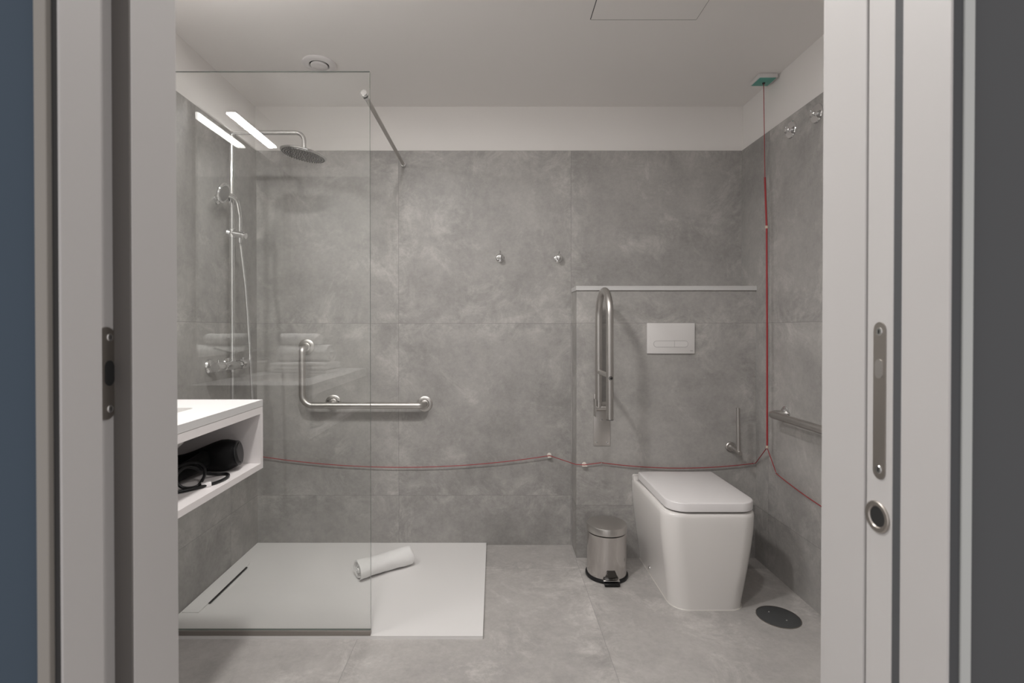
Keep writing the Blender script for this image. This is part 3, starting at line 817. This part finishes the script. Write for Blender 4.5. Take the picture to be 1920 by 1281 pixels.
obj('countertop', bm, 'solid', t, angle=30)
bm = bmesh.new()
def bl(d, z, r): return [(x, y, z) for x, y in rrect(bx0 + d, bx1 - d, by0 + d, by1 - d, r, 6)]
loft(bm, [bl(0.0005, VT - 0.0215, 0.02), bl(0.004, VT - 0.05, 0.03), bl(0.012, VT - 0.085, 0.05), bl(0.035, VT - 0.108, 0.06), bl(0.085, VT - 0.116, 0.05)], False, True)
loft(bm, [bl(-0.012, VT - 0.0215, 0.03), bl(-0.008, VT - 0.05, 0.045), bl(0.002, VT - 0.09, 0.065), bl(0.026, VT - 0.124, 0.075), bl(0.085, VT - 0.140, 0.05)], False, True)
a_, b_ = bl(0.0005, VT - 0.0215, 0.02), bl(-0.012, VT - 0.0215, 0.03)
loft(bm, [a_, b_], False, False)
obj('basin', bm, 'ceramic', t, angle=60)
tb = 0.018
bm = bmesh.new(); box(bm, VX - 0.0005, VX - 0.018, VY0, VY1, VT - 0.0445, VT - 0.0218); obj('front_rail', bm, 'board', t)
bm = bmesh.new(); box(bm, XL + .001, VX, VY0, VY1, VBZ, VBZ + tb); obj('shelf_board', bm, 'board', t)
for y in (VY1 - 0.016, VY0):
    bm = bmesh.new(); box(bm, XL + .001, VX, y, y + 0.016, VBZ + tb + 0.0003, VT - 0.0447)
    box(bm, XL + .001, VX - 0.0185, y, y + 0.016, VT - 0.0447, VT - 0.0218); obj('side_panel', bm, 'board', t)
bm = bmesh.new(); box(bm, XL + .001, XL + 0.012, VY0 + 0.0165, VY1 - 0.0165, VBZ + tb + 0.0003, VT - 0.022); obj('back_panel', bm, 'board', t)

# tap
t = thing('basin_tap', 'chrome mixer tap behind the vanity basin', 'tap', (-1.195, 1.295, VT))
bm = bmesh.new(); lathe(bm, [(0, 0.0003), (0.024, 0.0003), (0.024, 0.004), (0.020, 0.006), (0.020, 0.105), (0.018, 0.110), (0, 0.111)], (-1.195, 1.295, VT), (0, 0, 1), 28)
obj('tap_body', bm, 'chrome', t)
bm = bmesh.new(); tube(bm, fillet([(-1.180, 1.295, VT + 0.075), (-1.06, 1.295, VT + 0.085), (-1.06, 1.295, VT + 0.070)], 0.012, 5), 0.011, 16); obj('spout', bm, 'chrome', t)
bm = bmesh.new(); tube(bm, [(-1.195, 1.295, VT + 0.112), (-1.195, 1.295, VT + 0.122), ], 0.016, 18); tube(bm, [(-1.19, 1.295, VT + 0.118), (-1.12, 1.295, VT + 0.138)], 0.005, 12); obj('lever', bm, 'chrome', t)

# towels on the counter (seen only as a reflection in the glass)
def folded(bm, lx, ly, h, layers, seed):
    rnd = random.Random(seed)
    lh = h / layers
    for i in range(layers):
        z0 = i * lh; dx = rnd.uniform(-0.006, 0.006); dy = rnd.uniform(-0.006, 0.006)
        r = lh * 0.49
        loops = []
        NX = 14
        for ix in range(NX + 1):
            u = ix / NX; x = (u - 0.5) * lx + dx
            sc_ = 1.0 if 0 < ix < NX else 0.8
            lp = []
            for k in range(20):
                a = 2 * PI * k / 20
                cy = (ly / 2 - r) * (1 if math.cos(a) > 0 else -1)
                lp.append((x, dy + cy + r * math.cos(a) * sc_ + 0.002 * math.sin(9 * u + i), z0 + r * 1.01 + r * math.sin(a) * sc_ + 0.0015 * math.sin(6 * u + i * 2)))
            loops.append(lp)
        loft(bm, loops)
bm = bmesh.new()
folded(bm, 0.30, 0.17, 0.055, 3, 5)
o = obj('folded_towel', bm, 'towel', None, angle=70); o.location = (-0.955, 1.555, VT + 0.0008); o.rotation_euler = (0, 0, 0.12)
tag(o, 'folded white towel at the bottom of the stack on the vanity, seen in the glass', 'towel', 'towels on the vanity')
bm = bmesh.new(); towel_roll(bm, 0.28, 0.066, 2.6, 0.78, 8)
o2 = obj('rolled_towel', bm, 'towel', None, angle=70); o2.location = (-0.955, 1.555, VT + 0.0585); o2.rotation_euler = (0, 0, 0.10)
tag(o2, 'thick rolled white towel, middle of the stack on the vanity, seen in the glass', 'towel', 'towels on the vanity')
bm = bmesh.new(); towel_roll(bm, 0.20, 0.042, 2.4, 0.85, 12)
o3 = obj('rolled_towel', bm, 'towel', None, angle=70); o3.location = (-0.985, 1.555, VT + 0.160); o3.rotation_euler = (0, 0, 0.05)
tag(o3, 'small rolled white towel on top of the stack on the vanity, seen in the glass', 'towel', 'towels on the vanity')
for oo in (o, o2, o3):
    oo.location.y = 1.005; oo.location.x -= 0.045
o2.location.z = o.location.z + max(v.co.z for v in o.data.vertices) - 0.002
o3.location.z = o2.location.z + max(v.co.z for v in o2.data.vertices) - 0.004

# ------------------------------------------------------------------ hair dryer on the shelf
ZS = VBZ + tb
t = thing('hair_dryer', 'black hair dryer with coiled cord lying on the open vanity shelf', 'hair dryer', (-0.86, 1.5, ZS))
ax0 = Vector((-0.785, 1.555, ZS + 0.0525)); dirv = Vector((-1.0, -0.17, -0.15)).normalized()
bm = bmesh.new()
lathe(bm, [(0, 0.001), (0.030, 0.001), (0.036, 0.004), (0.040, 0.012), (0.046, 0.030), (0.0480, 0.048), (0.0440, 0.070), (0.036, 0.10), (0.0285, 0.13), (0.0245, 0.155), (0.024, 0.178), (0, 0.178)], ax0, dirv, 36)
obj('barrel', bm, 'black_soft', t)
bm = bmesh.new(); lathe(bm, [(0.031, -0.001), (0.0365, 0.0005), (0.038, 0.004)], ax0, dirv, 36); lathe(bm, [(0, -0.003), (0.028, -0.0025), (0.0295, 0.0005)], ax0, dirv, 36)
obj('rear_grille', bm, 'black', t)
bm = bmesh.new()
hp = catmull([(-0.865, 1.53, ZS + 0.045), (-0.875, 1.47, ZS + 0.034), (-0.890, 1.40, ZS + 0.026), (-0.90, 1.33, ZS + 0.021)], 6)
tube(bm, hp, [0.026 - 0.006 * i / (len(hp) - 1) for i in range(len(hp))], 18); obj('handle', bm, 'black_soft', t)
bm = bmesh.new()
rr = 0.0042
def cz(x, y, k=1): return (x, y, ZS + rr + 0.0008 * k)
tube(bm, catmull([(-0.896, 1.335, ZS + 0.02), cz(-0.87, 1.31), cz(-0.835, 1.32), cz(-0.80, 1.36), cz(-0.775, 1.41), cz(-0.772, 1.46), cz(-0.79, 1.49), cz(-0.815, 1.485), (-0.83, 1.45, ZS + 0.018), (-0.84, 1.41, ZS + 0.045),
                  (-0.85, 1.38, ZS + 0.052), (-0.86, 1.36, ZS + 0.03), cz(-0.84, 1.36), cz(-0.81, 1.38), (-0.82, 1.43, ZS + 0.03), (-0.85, 1.44, ZS + 0.05), (-0.88, 1.40, ZS + 0.05), (-0.90, 1.34, ZS + 0.03), cz(-0.88, 1.28)], 8), rr, 10)
obj('power_cord', bm, 'black', t, label='glossy black coiled cord')
bm = bmesh.new(); bbox(bm, -0.802, -0.778, 1.375, 1.392, ZS + 0.0005, ZS + 0.012, 0.001)
bmesh.ops.rotate(bm, cent=(-0.79, 1.383, ZS), matrix=Matrix.Rotation(0.6, 3, 'Z'), verts=bm.verts[:])
obj('cord_tag', bm, 'plastic', t, label='small white cord tag')

# ------------------------------------------------------------------ ceiling items
t = thing('ceiling_vent', 'round white extractor vent in the ceiling above the glass', 'vent', (-0.766, 2.22, ZC))
bm = bmesh.new(); lathe(bm, [(0.041, -0.0005), (0.071, 0.0003), (0.071, 0.004), (0.066, 0.009), (0.045, 0.011), (0.041, 0.008)], (-0.766, 2.22, ZC), (0, 0, -1), 48); obj('vent_ring', bm, 'plastic', t)
bm = bmesh.new(); lathe(bm, [(0, 0.0006), (0.0405, 0.0006), (0.0405, 0.001)], (-0.766, 2.22, ZC), (0, 0, -1), 40); obj('vent_opening', bm, 'dark', t)
bm = bmesh.new(); lathe(bm, [(0, 0.002), (0.030, 0.002), (0.0365, 0.008), (0.0365, 0.013), (0.034, 0.015), (0, 0.016)], (-0.766, 2.22, ZC), (0, 0, -1), 48); obj('vent_disc', bm, 'plastic', t)

t = thing('access_hatch', 'square white access hatch flush in the ceiling', 'hatch', (0.56, 1.7, ZC))
hx0, hx1, hy0, hy1 = 0.362, 0.757, 1.50, 1.906
bm = bmesh.new(); bbox(bm, hx0, hx1, hy0, hy1, ZC - 0.0012, ZC - 0.0003, 0.0002, 1); obj('hatch_panel', bm, 'plaster', t)
bm = bmesh.new()
box(bm, hx0 - 0.003, hx0, hy0, hy1, ZC - 0.0008, ZC - 0.0003); obj('hatch_joint', bm, 'gap', t, label='dark open joint')
bm = bmesh.new()
box(bm, hx0, hx1, hy1, hy1 + 0.0022, ZC - 0.0012, ZC - 0.0003); box(bm, hx1, hx1 + 0.0016, hy0, hy1, ZC - 0.0012, ZC - 0.0003)
obj('hatch_joint', bm, 'line', t)

# ------------------------------------------------------------------ emergency pull cord
t = thing('pull_switch', 'small white ceiling pull switch with teal face in the top right corner', 'switch', (1.244, 2.344, ZC))
bm = bmesh.new(); bbox(bm, 1.2, 1.2865, 2.301, 2.387, ZC - 0.020, ZC - 0.0005, 0.003); obj('housing', bm, 'flush', t)
bm = bmesh.new(); bbox(bm, 1.206, 1.281, 2.305, 2.382, ZC - 0.0215, ZC - 0.0202, 0.0005); obj('face_plate', bm, 'teal', t, label='teal face plate')
bm = bmesh.new(); disc_solid(bm, (1.247, 2.350, ZC - 0.0217), (0, 0, -1), 0.006, 0.006, 0.001, 16); obj('cord_gland', bm, 'gap', t)

YJ, XJ2, ZJ = 2.314, 1.250, 0.588
t = thing('emergency_cord', 'red emergency pull cord strung around the walls from the ceiling switch', 'cord', (XJ2, YJ, ZJ))
bm = bmesh.new(); tube(bm, [(1.247, 2.350, ZC - 0.028), (1.249, 2.340, 1.828)], 0.0016, 8); obj('upper_cord', bm, 'red', t)
bm = bmesh.new()
tube(bm, [(1.249, 2.3400, 1.832), (1.2505, 2.326, 1.60)], 0.0042, 10)
tube(bm, [(1.2505, 2.326, 1.60), (1.2515, 2.320, 1.1), (XJ2 + 0.0005, YJ, ZJ + 0.01)], 0.0040, 10)
obj('doubled_cord', bm, 'red', t, label='thick doubled length of red cord')
bm = bmesh.new(); tube(bm, [(1.2505, 2.326, 1.594), (1.2507, 2.3255, 1.606)], 0.0062, 12); obj('clip', bm, 'knot', t)
bm = bmesh.new(); lathe(bm, [(0, -0.007), (0.005, -0.005), (0.006, 0), (0.005, 0.006), (0, 0.008)], (XJ2, YJ, ZJ + 0.002), (0, 0, 1), 14); obj('toggle', bm, 'knot', t)
def sag(a, b, s, n=24):
    a, b = Vector(a), Vector(b)
    return [a.lerp(b, i / n) - Vector((0, 0, s * 4 * (i / n) * (1 - i / n))) for i in range(n + 1)]
e1 = (XR - 0.006, BOXY - 0.012, 0.4725); e2 = (0.525, BOXY - 0.012, 0.475); e3 = (0.443, BOXY - 0.012, 0.464); e4 = (0.287, YB - 0.018, 0.4735); e5 = (XL + 0.01, YB - 0.014, 0.470)
crn = (BOXX - 0.004, BOXY - 0.006, 0.4645)
bm = bmesh.new()
path = [Vector((XJ2, YJ, ZJ))] + [Vector(e1)] + sag(e1, e2, 0.026)[1:] + [Vector(e3), Vector(crn)] + [Vector(e4)] + sag(e4, e5, 0.060, 40)[1:]
tube(bm, path, 0.0019, 8); obj('left_cord', bm, 'red', t)
r1 = (XR - 0.012, 2.284, 0.4766); r2 = (XR - 0.012, 1.45, 0.45)
bm = bmesh.new(); tube(bm, [Vector((XJ2, YJ, ZJ)), Vector(r1)] + sag(r1, r2, 0.03, 20)[1:], 0.0019, 8); obj('right_cord', bm, 'red', t)
eyes = [(e1, (0, -1, 0), BOXY, 'steel screw eye guiding the red cord in the corner right of the toilet', 'chrome'),
        (e2, (0, -1, 0), BOXY, 'small steel screw eye on the half wall under the fold-up rail', 'chrome'),
        (e3, (0, -1, 0), BOXY, 'ivory plastic cord hook at the left edge of the half wall', 'tan'),
        (e4, (0, -1, 0), YB, 'white plastic cord hook on the back wall left of the half wall', 'tan'),
        (r1, (-1, 0, 0), XR, 'steel screw eye on the right wall below the grab bar', 'chrome')]
for p, ax, wall, lab, mt in eyes:
    p = Vector(p); ax = Vector(ax)
    root = Vector((p.x, wall, p.z)) if ax.y else Vector((wall, p.y, p.z))
    if lab.startswith('steel screw eye guiding'): root.x -= 0.01
    t = thing('cord_hook', lab, 'hook', tuple(root), 'cord guides on the walls')
    bm = bmesh.new()
    if mt == 'tan':
        disc_solid(bm, root + ax * 0.0003, ax, 0.011, 0.004, 0.001, 20); obj('base', bm, mt, t)
        bm = bmesh.new(); q = Vector((0, 0, 1)); sd = ax.cross(q)
        if wall == YB:
            bbox(bm, p.x - 0.008, p.x + 0.008, wall - 0.024, wall - 0.004, p.z + 0.003, p.z + 0.008, 0.001)
            bbox(bm, p.x - 0.010, p.x + 0.010, wall - 0.024, wall - 0.004, p.z - 0.010, p.z - 0.003, 0.001)
        else:
            bbox(bm, p.x - 0.012, p.x + 0.012, wall - 0.020, wall - 0.004, p.z - 0.007, p.z - 0.0025, 0.001)
        obj('catch', bm, mt, t)
    else:
        tube(bm, [root - ax * 0.0 + ax * 0.0003, root + ax * 0.006], 0.0022, 8); obj('shank', bm, mt, t)
        bm = bmesh.new(); c = root + ax * 0.012; q = Vector((0, 0, 1))
        ring = [c + ax * (0.006 * math.cos(2 * PI * k / 20)) + q * (0.006 * math.sin(2 * PI * k / 20)) for k in range(20)]
        tube(bm, ring + [ring[0]], 0.0016, 8, caps=False); obj('eye', bm, mt, t)

for o in bpy.data.objects:
    if '_wb' in o: del o['_wb']
